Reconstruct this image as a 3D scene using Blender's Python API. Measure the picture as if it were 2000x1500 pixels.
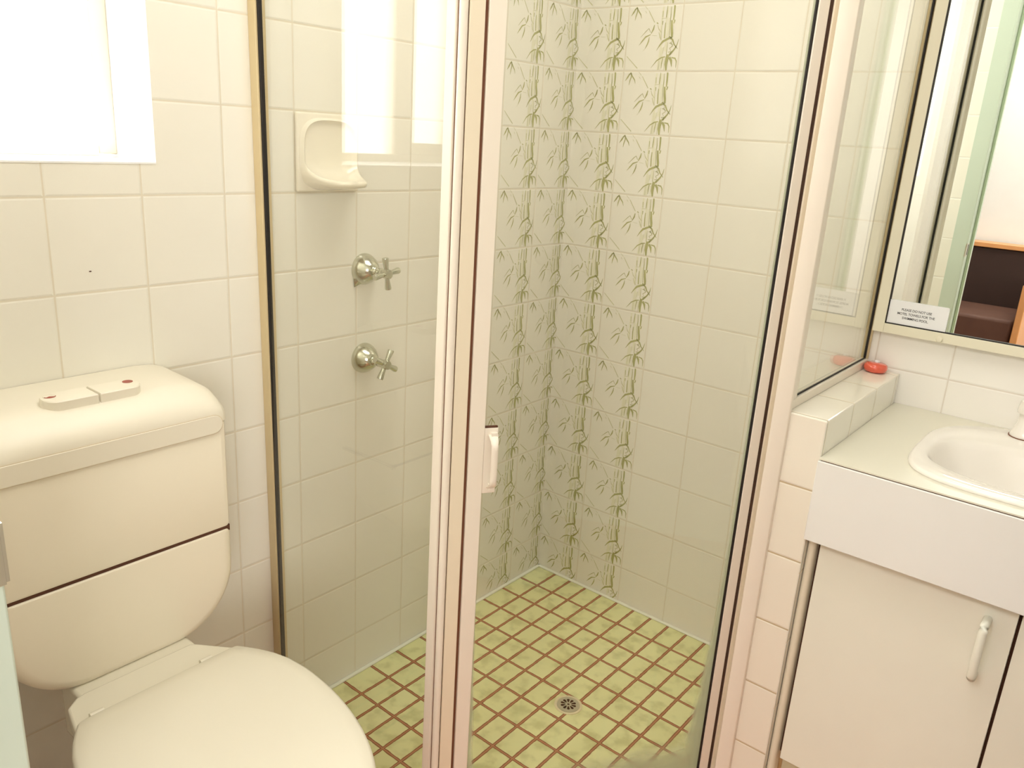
import bpy, bmesh, math, random
from mathutils import Vector, Matrix
random.seed(7)
S = bpy.context.scene
C = S.collection
for o in list(bpy.data.objects): bpy.data.objects.remove(o)

# ------------------------------------------------------------------ camera
cam_d = bpy.data.cameras.new('camera'); cam = bpy.data.objects.new('camera', cam_d); C.objects.link(cam)
yaw, pit, rol = -0.67059073, -0.29868123, 0.06243644
f = Vector((math.sin(yaw)*math.cos(pit), math.cos(yaw)*math.cos(pit), math.sin(pit)))
r0 = Vector((math.cos(yaw), -math.sin(yaw), 0)); u0 = r0.cross(f)
rr = math.cos(rol)*r0 + math.sin(rol)*u0; uu = -math.sin(rol)*r0 + math.cos(rol)*u0
m = Matrix((rr, uu, -f)).transposed().to_4x4(); m.translation = Vector((1.32103711, -1.85653311, 1.29315623))
cam.matrix_world = m
cam_d.sensor_fit = 'HORIZONTAL'; cam_d.sensor_width = 36.0; cam_d.lens = 1579.4*36.0/2000.0
cam_d.clip_start = 0.01; cam_d.clip_end = 100
S.camera = cam

# ------------------------------------------------------------------ view, world, light
S.view_settings.view_transform = 'Standard'; S.view_settings.look = 'None'
S.view_settings.gamma = 1.0; S.view_settings.use_curve_mapping = False
S.view_settings.exposure = 0.0
w = bpy.data.worlds.new('daylight'); S.world = w; w.use_nodes = True
wn = w.node_tree; wn.nodes.clear()
wo = wn.nodes.new('ShaderNodeOutputWorld'); bg = wn.nodes.new('ShaderNodeBackground')
tc = wn.nodes.new('ShaderNodeTexCoord'); sp = wn.nodes.new('ShaderNodeSeparateXYZ')
mr = wn.nodes.new('ShaderNodeMapRange'); mr.inputs[1].default_value = -0.35; mr.inputs[2].default_value = 0.55
mr.inputs[3].default_value = 7.5; mr.inputs[4].default_value = 16.0
bg.inputs[0].default_value = (0.98, 0.985, 1.0, 1)
wn.links.new(tc.outputs['Generated'], sp.inputs[0]); wn.links.new(sp.outputs[2], mr.inputs[0])
wn.links.new(mr.outputs[0], bg.inputs[1]); wn.links.new(bg.outputs[0], wo.inputs[0])

def area(name, loc, direction, sx, sy, power, col, portal=False):
    d = bpy.data.lights.new(name, 'AREA'); d.shape = 'RECTANGLE'; d.size = sx; d.size_y = sy
    d.energy = power; d.color = col
    if portal: d.cycles.is_portal = True
    o = bpy.data.objects.new(name, d); C.objects.link(o); o.location = loc
    o.rotation_euler = Vector(direction).to_track_quat('-Z', 'Y').to_euler()
    return o
area('window_portal', (-0.21, -1.39, 1.58), (1, 0, 0), 0.50, 0.76, 1, (1, 1, 1), True)
area('bathroom_ceiling_fill', (0.72, -0.90, 2.40), (0, 0, -1), 0.75, 0.75, 12.8, (1.0, 0.975, 0.93))  # unseen lamp added overhead as fill to flatten the bathroom light
area('bedroom_ceiling_fill', (1.0, -3.3, 2.55), (0, 0, -1), 1.4, 0.9, 44, (1.0, 0.99, 0.985))  # unseen area lamp added to brighten the bedroom wall
area('bedroom_side_fill', (3.15, -3.0, 1.35), (-1, 0.25, 0), 1.6, 1.4, 58, (1.0, 0.99, 0.985))  # no window here: area lamp added to send light through the doorway

# ------------------------------------------------------------------ node helpers
class NT:
    def __init__(s, mat): s.t = mat.node_tree; s.t.nodes.clear()
    def n(s, kind, **kw):
        x = s.t.nodes.new(kind)
        for k, v in kw.items(): setattr(x, k, v)
        return x
    def l(s, a, b): s.t.links.new(a, b)
    def put(s, sock, v):
        if isinstance(v, (int, float)): sock.default_value = v
        elif isinstance(v, tuple): sock.default_value = (*v, 1) if len(v) == 3 else v
        else: s.l(v, sock)
    def m(s, op, a, b=0.0, c=0.0, clamp=False):
        x = s.n('ShaderNodeMath', operation=op); x.use_clamp = clamp
        s.put(x.inputs[0], a); s.put(x.inputs[1], b); s.put(x.inputs[2], c); return x.outputs[0]
    def mr(s, v, a, b, c=0.0, d=1.0, smooth=True):
        x = s.n('ShaderNodeMapRange'); x.interpolation_type = 'SMOOTHSTEP' if smooth else 'LINEAR'
        s.put(x.inputs[0], v)
        for i, q in enumerate((a, b, c, d)): s.put(x.inputs[i+1], q)
        return x.outputs[0]
    def mix(s, fac, a, b):
        x = s.n('ShaderNodeMix', data_type='RGBA'); s.put(x.inputs[0], fac); s.put(x.inputs[6], a); s.put(x.inputs[7], b)
        return x.outputs[2]
    def noise(s, vec, scale, detail=2.0):
        x = s.n('ShaderNodeTexNoise'); x.inputs['Scale'].default_value = scale; x.inputs['Detail'].default_value = detail
        s.l(vec, x.inputs['Vector']); return x.outputs[0]

def newmat(name):
    mt = bpy.data.materials.new(name); mt.use_nodes = True; return mt, NT(mt)

def plain(name, col, rough=0.4, metal=0.0, spec=0.5, var=0.03, scale=12.0, bump=0.0, coat=0.0):
    mt, t = newmat(name)
    out = t.n('ShaderNodeOutputMaterial'); b = t.n('ShaderNodeBsdfPrincipled')
    co = t.n('ShaderNodeTexCoord').outputs['Object']; nz = t.noise(co, scale)
    c2 = tuple(max(0, c*(1-var)) for c in col); c1 = tuple(min(1, c*(1+var)) for c in col)
    t.l(t.mix(nz, c2, c1), b.inputs['Base Color'])
    b.inputs['Roughness'].default_value = rough; b.inputs['Metallic'].default_value = metal
    b.inputs['Specular IOR Level'].default_value = spec; b.inputs['Coat Weight'].default_value = coat
    if bump:
        bp = t.n('ShaderNodeBump'); bp.inputs['Strength'].default_value = bump; bp.inputs['Distance'].default_value = 0.002
        t.l(t.noise(co, scale*4, 4), bp.inputs['Height']); t.l(bp.outputs[0], b.inputs['Normal'])
    t.l(b.outputs[0], out.inputs[0]); return mt

def tiles(name, ax, offs, pitch, gw, tile, tile2, grout, gedge=None, rough=0.13, bumpd=0.0012, wav=0.12, soft=0.0012, blot=None, clamp=None):
    """glazed tiles on a grid in object space; ax picks the two in-plane axes"""
    mt, t = newmat(name)
    out = t.n('ShaderNodeOutputMaterial'); b = t.n('ShaderNodeBsdfPrincipled')
    co = t.n('ShaderNodeTexCoord').outputs['Object']; s = t.n('ShaderNodeSeparateXYZ'); t.l(co, s.inputs[0])
    ds, ids = [], []
    for i in (0, 1):
        v = s.outputs[ax[i]]
        if clamp: v = t.m('MAXIMUM', v, clamp[0]) if i == 0 else t.m('MINIMUM', v, clamp[1])
        v = t.m('SUBTRACT', v, offs[i])
        ds.append(t.m('PINGPONG', v, pitch[i]/2)); ids.append(t.m('FLOOR', t.m('DIVIDE', v, pitch[i])))
    nz = t.noise(co, 9.0, 3); nf = t.noise(co, 60.0, 3)
    d = t.m('MINIMUM', ds[0], ds[1])
    d2 = t.m('ADD', d, t.m('MULTIPLY', t.m('SUBTRACT', nf, 0.5), gw*0.5))
    g = t.mr(d2, gw/2, gw/2+soft, 1.0, 0.0)
    cm = t.n('ShaderNodeCombineXYZ'); t.l(ids[0], cm.inputs[0]); t.l(ids[1], cm.inputs[1])
    wnz = t.n('ShaderNodeTexWhiteNoise'); t.l(cm.outputs[0], wnz.inputs[0])
    base = t.mix(t.m('ADD', t.m('MULTIPLY', wnz.outputs[0], 0.55), t.m('MULTIPLY', nz, 0.45)), tile, tile2)
    if blot: base = t.mix(t.mr(t.noise(co, 22.0, 4), 0.45, 0.7), base, blot)
    gc = grout
    if gedge is not None:
        gc = t.mix(t.mr(d, gw*0.12, gw*0.42), grout, gedge)
    else:
        gc = t.mix(nz, tuple(c*0.86 for c in grout), grout)
    t.l(t.mix(g, base, gc), b.inputs['Base Color'])
    t.l(t.mr(g, 0, 1, rough, 0.75), b.inputs['Roughness'])
    b.inputs['Specular IOR Level'].default_value = 0.5
    h = t.m('ADD', t.mr(d, gw/2, gw/2+0.0035, 0.0, 1.0), t.m('MULTIPLY', nz, wav))
    bp = t.n('ShaderNodeBump'); bp.inputs['Strength'].default_value = 0.5; bp.inputs['Distance'].default_value = bumpd
    t.l(h, bp.inputs['Height']); t.l(bp.outputs[0], b.inputs['Normal'])
    t.l(b.outputs[0], out.inputs[0]); return mt

def glass(name, tint=(0.988, 0.990, 0.972), scum=None):
    mt, t = newmat(name)
    out = t.n('ShaderNodeOutputMaterial'); tr = t.n('ShaderNodeBsdfTransparent'); gl = t.n('ShaderNodeBsdfGlossy')
    tr.inputs[0].default_value = (*tint, 1); gl.inputs['Roughness'].default_value = 0.0
    gl.inputs[0].default_value = (1, 1, 1, 1)
    ge = t.n('ShaderNodeNewGeometry'); dp = t.n('ShaderNodeVectorMath', operation='DOT_PRODUCT')
    t.l(ge.outputs['Incoming'], dp.inputs[0]); t.l(ge.outputs['Normal'], dp.inputs[1])
    c = t.m('SUBTRACT', 1.0, t.m('ABSOLUTE', dp.outputs['Value']))
    fr = t.m('ADD', 0.04, t.m('MULTIPLY', 0.96, t.m('POWER', c, 5.0)))
    mx = t.n('ShaderNodeMixShader'); t.l(fr, mx.inputs[0]); t.l(tr.outputs[0], mx.inputs[1]); t.l(gl.outputs[0], mx.inputs[2])
    sh = mx.outputs[0]
    if scum:
        co = t.n('ShaderNodeTexCoord').outputs['Object']; s = t.n('ShaderNodeSeparateXYZ'); t.l(co, s.inputs[0])
        W_, B_, L_ = scum           # glass width, strength at the bottom, at the left
        nz = t.noise(co, 9.0, 3)
        hz = t.mr(s.outputs[2], 0.05, 1.2, 1.0, 0.0, False)
        wd = t.m('ADD', 0.0012, t.m('MULTIPLY', t.m('POWER', hz, 5.0), t.m('ADD', 0.010, t.m('MULTIPLY', nz, 0.050))))
        dr = t.m('SUBTRACT', W_, s.outputs[0])
        e1 = t.mr(t.m('DIVIDE', dr, wd), 0.25, 1.5, 0.85, 0.0)
        e3 = t.m('MULTIPLY', t.mr(t.m('DIVIDE', s.outputs[0], t.m('MULTIPLY', wd, 0.6)), 0.3, 1.2, 0.6, 0.0), L_)
        hb = t.m('SUBTRACT', s.outputs[2], t.m('MULTIPLY', nz, 0.05))
        e2 = t.m('MULTIPLY', t.mr(hb, -0.022, 0.014, 0.9, 0.0), B_)
        e4 = t.m('MULTIPLY', t.mr(t.m('SUBTRACT', hb, t.m('MULTIPLY', s.outputs[0], 0.05)), -0.03, 0.055, 0.72, 0.0), B_)
        k = t.m('MAXIMUM', t.m('MAXIMUM', e1, e3), t.m('MAXIMUM', e2, e4))
        df = t.n('ShaderNodeBsdfDiffuse'); df.inputs[0].default_value = (0.70, 0.76, 0.60, 1)
        tl = t.n('ShaderNodeBsdfTranslucent'); tl.inputs[0].default_value = (0.70, 0.76, 0.58, 1)
        m2 = t.n('ShaderNodeMixShader'); m2.inputs[0].default_value = 0.5
        t.l(df.outputs[0], m2.inputs[1]); t.l(tl.outputs[0], m2.inputs[2])
        m3 = t.n('ShaderNodeMixShader'); t.l(k, m3.inputs[0]); t.l(sh, m3.inputs[1]); t.l(m2.outputs[0], m3.inputs[2]); sh = m3.outputs[0]
    t.l(sh, out.inputs[0]); return mt

CREAM = (0.885, 0.85, 0.745); CREAM2 = (0.90, 0.87, 0.775)
GRT = (0.83, 0.76, 0.61)
M = {}
M['tile_a'] = tiles('left wall tiles', (1, 2), (-0.1425, 0.112), (0.15, 0.15), 0.0016, CREAM, CREAM2, GRT)
M['tile_b'] = tiles('back wall tiles', (0, 2), (-0.0057, 0.112), (0.15, 0.15), 0.0016, CREAM, CREAM2, GRT)
M['tile_s'] = tiles('splashback tiles', (0, 2), (1.016, 0.856), (0.15, 0.15), 0.0016, (0.94, 0.90, 0.83), (0.95, 0.92, 0.85), (0.82, 0.75, 0.65))
M['tile_f'] = tiles('front wall tiles', (0, 2), (0.06, 0.112), (0.15, 0.15), 0.0018, CREAM, CREAM2, (0.95, 0.93, 0.85))
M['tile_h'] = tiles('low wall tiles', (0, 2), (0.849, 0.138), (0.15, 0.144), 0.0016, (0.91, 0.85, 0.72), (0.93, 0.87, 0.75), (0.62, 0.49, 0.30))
M['tile_hs'] = tiles('lightened low wall side tiles', (1, 2), (-0.024, 0.698), (0.144, 0.15), 0.0016, (0.95, 0.92, 0.82), (0.96, 0.93, 0.84), (0.78, 0.70, 0.54))  # side colour lightened to make up for weak light on that face
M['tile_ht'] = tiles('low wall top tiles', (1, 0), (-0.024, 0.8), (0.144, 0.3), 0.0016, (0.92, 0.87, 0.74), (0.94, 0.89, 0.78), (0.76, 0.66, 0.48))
M['mosaic'] = tiles('shower floor mosaic', (0, 1), (0.072, -0.0135), (0.0565, 0.0855), 0.0066, (0.82, 0.83, 0.43), (0.88, 0.89, 0.49), (0.52, 0.24, 0.12), (0.24, 0.085, 0.035), rough=0.35, bumpd=0.001, blot=(0.66, 0.67, 0.32), clamp=(0.044, -0.056))
M['floor'] = tiles('bathroom floor tiles', (0, 1), (0.0, 0.0), (0.10, 0.10), 0.004, (0.60, 0.24, 0.10), (0.66, 0.28, 0.12), (0.40, 0.20, 0.11), rough=0.4)  # unseen floor; orange chosen to warm the light bouncing off it
M['caulk'] = plain('white sealant', (0.92, 0.93, 0.80), 0.5)
M['paint'] = plain('white paint', (0.93, 0.93, 0.91), 0.5)
M['wframe'] = plain('cream window frame', (0.88, 0.80, 0.66), 0.35)
M['door_paint'] = plain('off white door paint', (0.68, 0.66, 0.57), 0.5)
M['ceil'] = plain('ceiling paint', (0.95, 0.94, 0.89), 0.7)
M['bed_wall'] = plain('bedroom wall paint', (0.84, 0.81, 0.77), 0.7)
M['carpet'] = plain('brown carpet', (0.22, 0.12, 0.07), 0.9, bump=0.5, scale=60)
M['green'] = plain('pale green gloss paint', (0.60, 0.68, 0.57), 0.3, var=0.02)
M['green2'] = plain('darker green paint', (0.50, 0.62, 0.43), 0.3, var=0.02)
M['stem'] = plain('printed bamboo green', (0.44, 0.43, 0.17), 0.15, var=0.15, scale=40)
M['stem2'] = plain('printed bamboo pale green', (0.60, 0.58, 0.33), 0.15, var=0.1, scale=40)
M['wash'] = plain('printed bamboo wash', (0.845, 0.82, 0.63), 0.15, var=0.02)
M['alu'] = plain('cream powder coated aluminium', (0.88, 0.78, 0.60), 0.32, var=0.015)
M['alu_p'] = plain('pale pink cream aluminium', (0.92, 0.84, 0.72), 0.30, var=0.015)
M['alu_g'] = plain('golden cream aluminium', (0.72, 0.58, 0.33), 0.35, var=0.03)
M['gasket'] = plain('black rubber gasket', (0.012, 0.008, 0.006), 0.6)
M['magnet'] = plain('brown magnetic seal', (0.055, 0.022, 0.012), 0.5, var=0.6, scale=240)
M['gap'] = plain('dark gap', (0.10, 0.035, 0.015), 0.8)
M['brownseal'] = plain('brown seal', (0.20, 0.07, 0.03), 0.6)
M['glass'] = glass('clear shower glass')
M['glass_d'] = glass('shower door glass with soap scum', scum=(0.506, 1.0, 1.0))
M['glass_r'] = glass('return glass')
M['pane'] = glass('window glass', (1, 1, 1))
M['ceramic'] = plain('white glazed ceramic', (0.93, 0.89, 0.80), 0.08, var=0.01, coat=0.3)
M['basin'] = plain('glazed basin ceramic', (0.93, 0.88, 0.80), 0.07, var=0.01, coat=0.3)
M['dish'] = plain('glazed soap dish ceramic', (0.90, 0.835, 0.69), 0.12, var=0.02)
M['plastic'] = plain('cream toilet plastic', (0.86, 0.80, 0.66), 0.38, var=0.01)
M['plastic_l'] = plain('cream cistern plastic', (0.89, 0.81, 0.65), 0.32, var=0.01)
M['seat'] = plain('cream seat plastic', (0.79, 0.74, 0.60), 0.25, var=0.01)
M['red'] = plain('dark red dot', (0.35, 0.06, 0.03), 0.4)
M['redsoap'] = plain('coral red soap', (0.83, 0.13, 0.07), 0.12, var=0.05, coat=0.6)
M['chrome'] = plain('worn chrome', (0.62, 0.62, 0.52), 0.16, metal=1.0, var=0.08, scale=50)
M['steel'] = plain('brushed steel', (0.60, 0.58, 0.50), 0.35, metal=1.0, var=0.1)
M['dark'] = plain('drain darkness', (0.035, 0.02, 0.012), 0.8)
M['grate'] = plain('dull grate', (0.50, 0.47, 0.33), 0.4)
M['drainring'] = plain('cream drain ring', (0.80, 0.72, 0.48), 0.3)
M['lam'] = plain('white laminate', (0.91, 0.91, 0.87), 0.35, var=0.008)
M['lam_d'] = plain('cream laminate doors', (0.905, 0.90, 0.78), 0.38, var=0.008)
M['top'] = plain('cream laminate top', (0.80, 0.765, 0.63), 0.3, var=0.008)
M['filler'] = plain('painted timber filler', (0.88, 0.81, 0.65), 0.5, var=0.03)
M['kick'] = plain('kickboard with recess shade', (0.66, 0.62, 0.42), 0.6)  # olive tone puts the shade of the recess into the colour
M['mframe'] = plain('cream mirror frame', (0.84, 0.79, 0.62), 0.35, var=0.02)
M['card'] = plain('white card', (0.90, 0.90, 0.90), 0.5, var=0.01)
M['ink'] = plain('black ink', (0.02, 0.02, 0.02), 0.6)
M['timber'] = plain('orange pine timber', (0.72, 0.33, 0.12), 0.35, var=0.12, scale=18)
M['vinyl'] = plain('dark brown vinyl', (0.035, 0.013, 0.008), 0.65, var=0.2)
M['vinyl_s'] = plain('brown seat vinyl', (0.11, 0.045, 0.028), 0.7, var=0.2)
mm, tt = newmat('mirror silvering'); oo = tt.n('ShaderNodeOutputMaterial'); gg = tt.n('ShaderNodeBsdfGlossy')
gg.inputs[0].default_value = (0.90, 0.94, 0.87, 1); gg.inputs['Roughness'].default_value = 0.0; tt.l(gg.outputs[0], oo.inputs[0]); M['mirror'] = mm

# ------------------------------------------------------------------ mesh helpers
def bm_box(bm, a, b, mi=0):
    xs = (min(a[0], b[0]), max(a[0], b[0])); ys = (min(a[1], b[1]), max(a[1], b[1])); zs = (min(a[2], b[2]), max(a[2], b[2]))
    v = [bm.verts.new((x, y, z)) for x in xs for y in ys for z in zs]
    fs = []
    for q in ((0, 1, 3, 2), (4, 6, 7, 5), (0, 4, 5, 1), (2, 3, 7, 6), (0, 2, 6, 4), (1, 5, 7, 3)):
        fc = bm.faces.new([v[i] for i in q]); fc.material_index = mi; fs.append(fc)
    return v, fs
def bevel(bm, w_, seg=2, edges=None):
    bmesh.ops.bevel(bm, geom=edges or bm.edges[:], offset=w_, segments=seg, profile=0.5, affect='EDGES', clamp_overlap=True)
def build(name, bm, mats, parent=None, smooth=False, bev=0.0, seg=2, ang=40):
    bmesh.ops.recalc_face_normals(bm, faces=bm.faces[:])
    me = bpy.data.meshes.new(name); bm.to_mesh(me); bm.free()
    for x in (mats if isinstance(mats, (list, tuple)) else [mats]): me.materials.append(x)
    if smooth:
        for p in me.polygons: p.use_smooth = True
        me.set_sharp_from_angle(angle=math.radians(ang))
    o = bpy.data.objects.new(name, me); C.objects.link(o)
    if bev:
        b = o.modifiers.new('bevel', 'BEVEL'); b.width = bev; b.segments = seg; b.limit_method = 'ANGLE'; b.harden_normals = False
    if parent is not None: o.parent = parent
    return o
def boxes(name, lst, mats, parent=None, bev=0.0, seg=2):
    bm = bmesh.new()
    for q in lst: bm_box(bm, q[0], q[1], q[2] if len(q) > 2 else 0)
    return build(name, bm, mats, parent, bev=bev, seg=seg, smooth=bev > 0)
def local(o, loc):
    """move the geometry of o so that its origin is at loc (relative to its parent)"""
    o.data.transform(Matrix.Translation(-Vector(loc))); o.location = loc; return o
def lathe(bm, prof, mat=Matrix(), seg=32, mi=0):
    rings = []
    for r_, h in prof:
        if r_ < 1e-6: rings.append([bm.verts.new(mat @ Vector((0, 0, h)))])
        else: rings.append([bm.verts.new(mat @ Vector((r_*math.cos(2*math.pi*i/seg), r_*math.sin(2*math.pi*i/seg), h))) for i in range(seg)])
    for a, b in zip(rings, rings[1:]):
        for i in range(seg):
            j = (i+1) % seg
            q = [a[i % len(a)], a[j % len(a)], b[j % len(b)], b[i % len(b)]]
            q = [v for k, v in enumerate(q) if v not in q[:k]]
            if len(q) > 2:
                try: bm.faces.new(q).material_index = mi
                except ValueError: pass
def loft(bm, rings, cap0=True, cap1=True, closed=True, mi=0):
    vs = [[bm.verts.new(p) for p in r] for r in rings]
    n = len(vs[0])
    for a, b in zip(vs, vs[1:]):
        for i in range(n if closed else n-1):
            j = (i+1) % n; bm.faces.new((a[i], a[j], b[j], b[i])).material_index = mi
    if cap0: bm.faces.new(vs[0]).material_index = mi
    if cap1: bm.faces.new(list(reversed(vs[-1]))).material_index = mi
    return vs
def tube(bm, pts, rad, seg=10, mi=0):
    pts = [Vector(p) for p in pts]; rings = []
    for i, p in enumerate(pts):
        d = (pts[min(i+1, len(pts)-1)]-pts[max(i-1, 0)]).normalized()
        a = d.cross(Vector((0, 0, 1)) if abs(d.z) < 0.9 else Vector((1, 0, 0))).normalized(); b = d.cross(a)
        r_ = rad[i] if isinstance(rad, (list, tuple)) else rad
        rings.append([p+r_*(math.cos(2*math.pi*k/seg)*a+math.sin(2*math.pi*k/seg)*b) for k in range(seg)])
    loft(bm, rings, mi=mi)
def empty(name, loc, label, cat, group=None):
    o = bpy.data.objects.new(name, None); C.objects.link(o); o.location = loc; o.empty_display_size = 0.05
    return tag(o, label, cat, group)
def tag(o, label, cat=None, group=None):
    o['label'] = label
    if cat: o['category'] = cat
    if group: o['group'] = group
    return o
def structure(o, label=None):
    o['kind'] = 'structure'
    if label: o['label'] = label
    return o
def adopt(o, root):
    """keep world-space geometry while hanging it under an empty that stands elsewhere"""
    o.parent = root; o.matrix_parent_inverse = Matrix.Translation(-Vector(root.location)); return o

# ------------------------------------------------------------------ bamboo motif, in tile units (u right, v up)
def P_(x, y): return ((x-(150-0.083*y))/905.0, 1-(y-10)/1195.0)
MOTIF = []   # (points, width start, mid, end, slot)
def mt_(pts, w0, w1, w2, s=1): MOTIF.append(([P_(*p) for p in pts], w0, w1, w2, s))
mt_([(255, 70), (225, 120), (180, 190)], .012, .02, .003); mt_([(280, 45), (310, 110), (345, 170), (358, 240)], .01, .018, .003)
mt_([(285, 50), (285, 120), (262, 190), (245, 270)], .006, .018, .004); mt_([(240, 80), (285, 40), (295, 60)], .012, .02, .008)
mt_([(420, 25), (465, 85)], .004, .007, .005, 2); mt_([(480, 100), (510, 170), (580, 320)], .007, .01, .009, 2); mt_([(425, 110), (445, 150)], .006, .012, .004, 2)
mt_([(615, 325), (640, 345)], .012, .016, .01)
mt_([(578, 365), (560, 440), (520, 520)], .01, .02, .008); mt_([(515, 500), (485, 425), (440, 470), (345, 580)], .005, .011, .003)
mt_([(515, 535), (430, 575), (380, 640), (318, 725)], .008, .022, .003); mt_([(492, 580), (480, 650), (455, 720), (420, 790)], .006, .02, .005); mt_([(415, 800), (385, 830)], .004, .008, .002, 2)
mt_([(540, 550), (620, 560)], .003, .006, .003, 2); mt_([(630, 360), (650, 440), (690, 500)], .004, .01, .006, 2); mt_([(650, 500), (690, 640)], .006, .02, .01, 2)
mt_([(727, 0), (718, 120), (714, 235)], .005, .008, .006); mt_([(795, 35), (782, 140), (770, 240)], .006, .013, .01); mt_([(715, 300), (708, 370)], .012, .014, .008)
mt_([(762, 330), (750, 450), (745, 610)], .009, .013, .013); mt_([(700, 380), (690, 620)], .005, .008, .006, 2)
mt_([(858, 50), (850, 200), (835, 320), (825, 560)], .006, .008, .008); mt_([(908, 30), (902, 160), (890, 290)], .02, .022, .014); mt_([(912, 285), (905, 320), (893, 350)], .014, .014, .01)
mt_([(862, 290), (862, 430), (868, 520), (866, 600)], .02, .036, .026); mt_([(700, 255), (780, 250)], .005, .007, .004, 2); mt_([(840, 60), (838, 300)], .004, .006, .004, 2)
mt_([(835, 605), (790, 625), (720, 665), (670, 730), (615, 825)], .022, .026, .004); mt_([(840, 600), (880, 640), (905, 720), (960, 800)], .02, .02, .005)
mt_([(820, 575), (860, 610)], .02, .02, .01); mt_([(978, 630), (955, 720), (915, 800), (870, 860), (825, 910)], .005, .018, .026)
mt_([(800, 680), (790, 780), (780, 900)], .006, .01, .012, 2); mt_([(820, 700), (860, 690), (880, 750), (830, 790), (850, 830)], .005, .009, .006); mt_([(870, 660), (840, 700), (890, 730)], .005, .008, .004)
mt_([(740, 760), (720, 880)], .004, .007, .004, 2); mt_([(810, 860), (860, 850), (840, 910)], .008, .012, .008)
mt_([(760, 940), (700, 955), (620, 1010), (525, 1140)], .012, .018, .003); mt_([(722, 965), (705, 1060), (695, 1150)], .012, .012, .005); mt_([(655, 1010), (640, 1180)], .004, .007, .004, 2)
mt_([(805, 900), (790, 980), (775, 1080), (778, 1190)], .035, .05, .018); mt_([(830, 950), (860, 1010), (868, 1120)], .03, .03, .006); mt_([(865, 955), (925, 970), (945, 1020), (938, 1140)], .012, .018, .005)
mt_([(745, 970), (740, 1185)], .005, .008, .005, 2)
mt_([(1000, 915), (1040, 960), (1075, 1010)], .014, .006, .006, 2); mt_([(1085, 1030), (1130, 1090)], .006, .008, .004, 2)
mt_([(50, 905), (105, 925), (200, 1040), (290, 1150)], .005, .008, .01, 2)
def motif(bm, place, z0, zh, zclip, i1, i2, iw, ua=0.0):
    """draw one tile's print; place(u, v, lift) -> point"""
    def quad(pts, mi):
        try: bm.faces.new([bm.verts.new(p) for p in pts]).material_index = mi
        except ValueError: pass
    v0 = max(0.0, (zclip-z0)/zh)
    for ub, ut, vb, vt in ((.635, .66, .02, .40), (.665, .695, .02, .36), (.74, .765, .30, .80), (.70, .725, .50, .97), (.825, .845, .55, .97), (.62, .64, .5, .97)):
        if vb >= v0: quad([place(ub-.01, vb, .0002), place(ut, vb, .0002), place(ut+.02, vt, .0002), place(ub+.01, vt, .0002)], iw)
    for pts, w0, w1, w2, s in MOTIF:
        n = len(pts); prev = None
        for k, (u, v) in enumerate(pts):
            if v < v0 or v > 1 or u < ua or u > 1: prev = None; continue
            a = pts[max(k-1, 0)]; b = pts[min(k+1, n-1)]
            dx, dy = b[0]-a[0], b[1]-a[1]; L = math.hypot(dx, dy) or 1; nx, ny = -dy/L, dx/L
            t_ = k/(n-1); wd = (w0*(1-2*t_)+w1*2*t_) if t_ < .5 else (w1*(2-2*t_)+w2*(2*t_-1)); wd *= .68
            cur = (place(u-nx*wd, v-ny*wd, .0004), place(u+nx*wd, v+ny*wd, .0004))
            if prev: quad([prev[0], prev[1], cur[1], cur[0]], i1 if s == 1 else i2)
            prev = cur

# ------------------------------------------------------------------ room shell
TH = 0.17
CE = 2.42
# left wall with the window opening (y -1.62..-1.165, z 1.214..1.95)
bm = bmesh.new()
WY0, WY1, WZ0, WZ1 = -1.62, -1.165, 1.214, 1.95
for a, b in (((-TH, WY1, 0), (0, 0.0, CE)), ((-TH, -1.674, 0), (0, WY0, CE)), ((-TH, WY0, 0), (0, WY1, WZ0)), ((-TH, WY0, WZ1), (0, WY1, CE))):
    v, fs = bm_box(bm, a, b)
    for fc in fs:
        fc.normal_update()
        if abs(fc.normal.x) < 0.5 or fc.calc_center_median().x < -0.1: fc.material_index = 1
cols_a = (-0.1425, -0.2925)
for y0 in cols_a:
    for k in range(-1, 16):
        z0 = 0.112+0.15*k
        if z0+0.15 > CE: break
        ww = 0.1425 if y0 == -0.1425 else 0.15
        motif(bm, lambda u, v, l, y0=y0, z0=z0: (l, min(y0+0.15*u, -0.0005), z0+0.15*v), z0, 0.15, 0.004, 2, 3, 4)
ch = bmesh.ops.create_circle(bm, cap_ends=True, radius=0.0022, segments=8, matrix=Matrix.Translation((0.0005, -1.2856, 1.0458)) @ Matrix.Rotation(math.pi/2, 4, 'Y') @ Matrix.Scale(0.5, 4, Vector((1, 0, 0))))
for v in ch['verts']:
    for fc in v.link_faces: fc.material_index = 5
structure(build('wall_left', bm, [M['tile_a'], M['paint'], M['stem'], M['stem2'], M['wash'], M['magnet']]), 'cream tiled wall with the window, two bamboo columns by the corner')
# back wall
bm = bmesh.new()
bm_box(bm, (-TH, 0, 0), (0.85, TH, CE)); bm_box(bm, (0.85, 0, 0), (1.95, TH, CE), 1)
for x0 in (-0.0057, 0.1443):
    for k in range(-1, 16):
        z0 = 0.112+0.15*k
        if z0+0.15 > CE: break
        motif(bm, lambda u, v, l, x0=x0, z0=z0: (max(x0+0.15*u, 0.0005), -l, z0+0.15*v), z0, 0.15, 0.004, 2, 3, 4)
structure(build('wall_back', bm, [M['tile_b'], M['tile_s'], M['stem'], M['stem2'], M['wash']]), 'cream tiled wall with two printed bamboo columns, behind shower and vanity')
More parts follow.
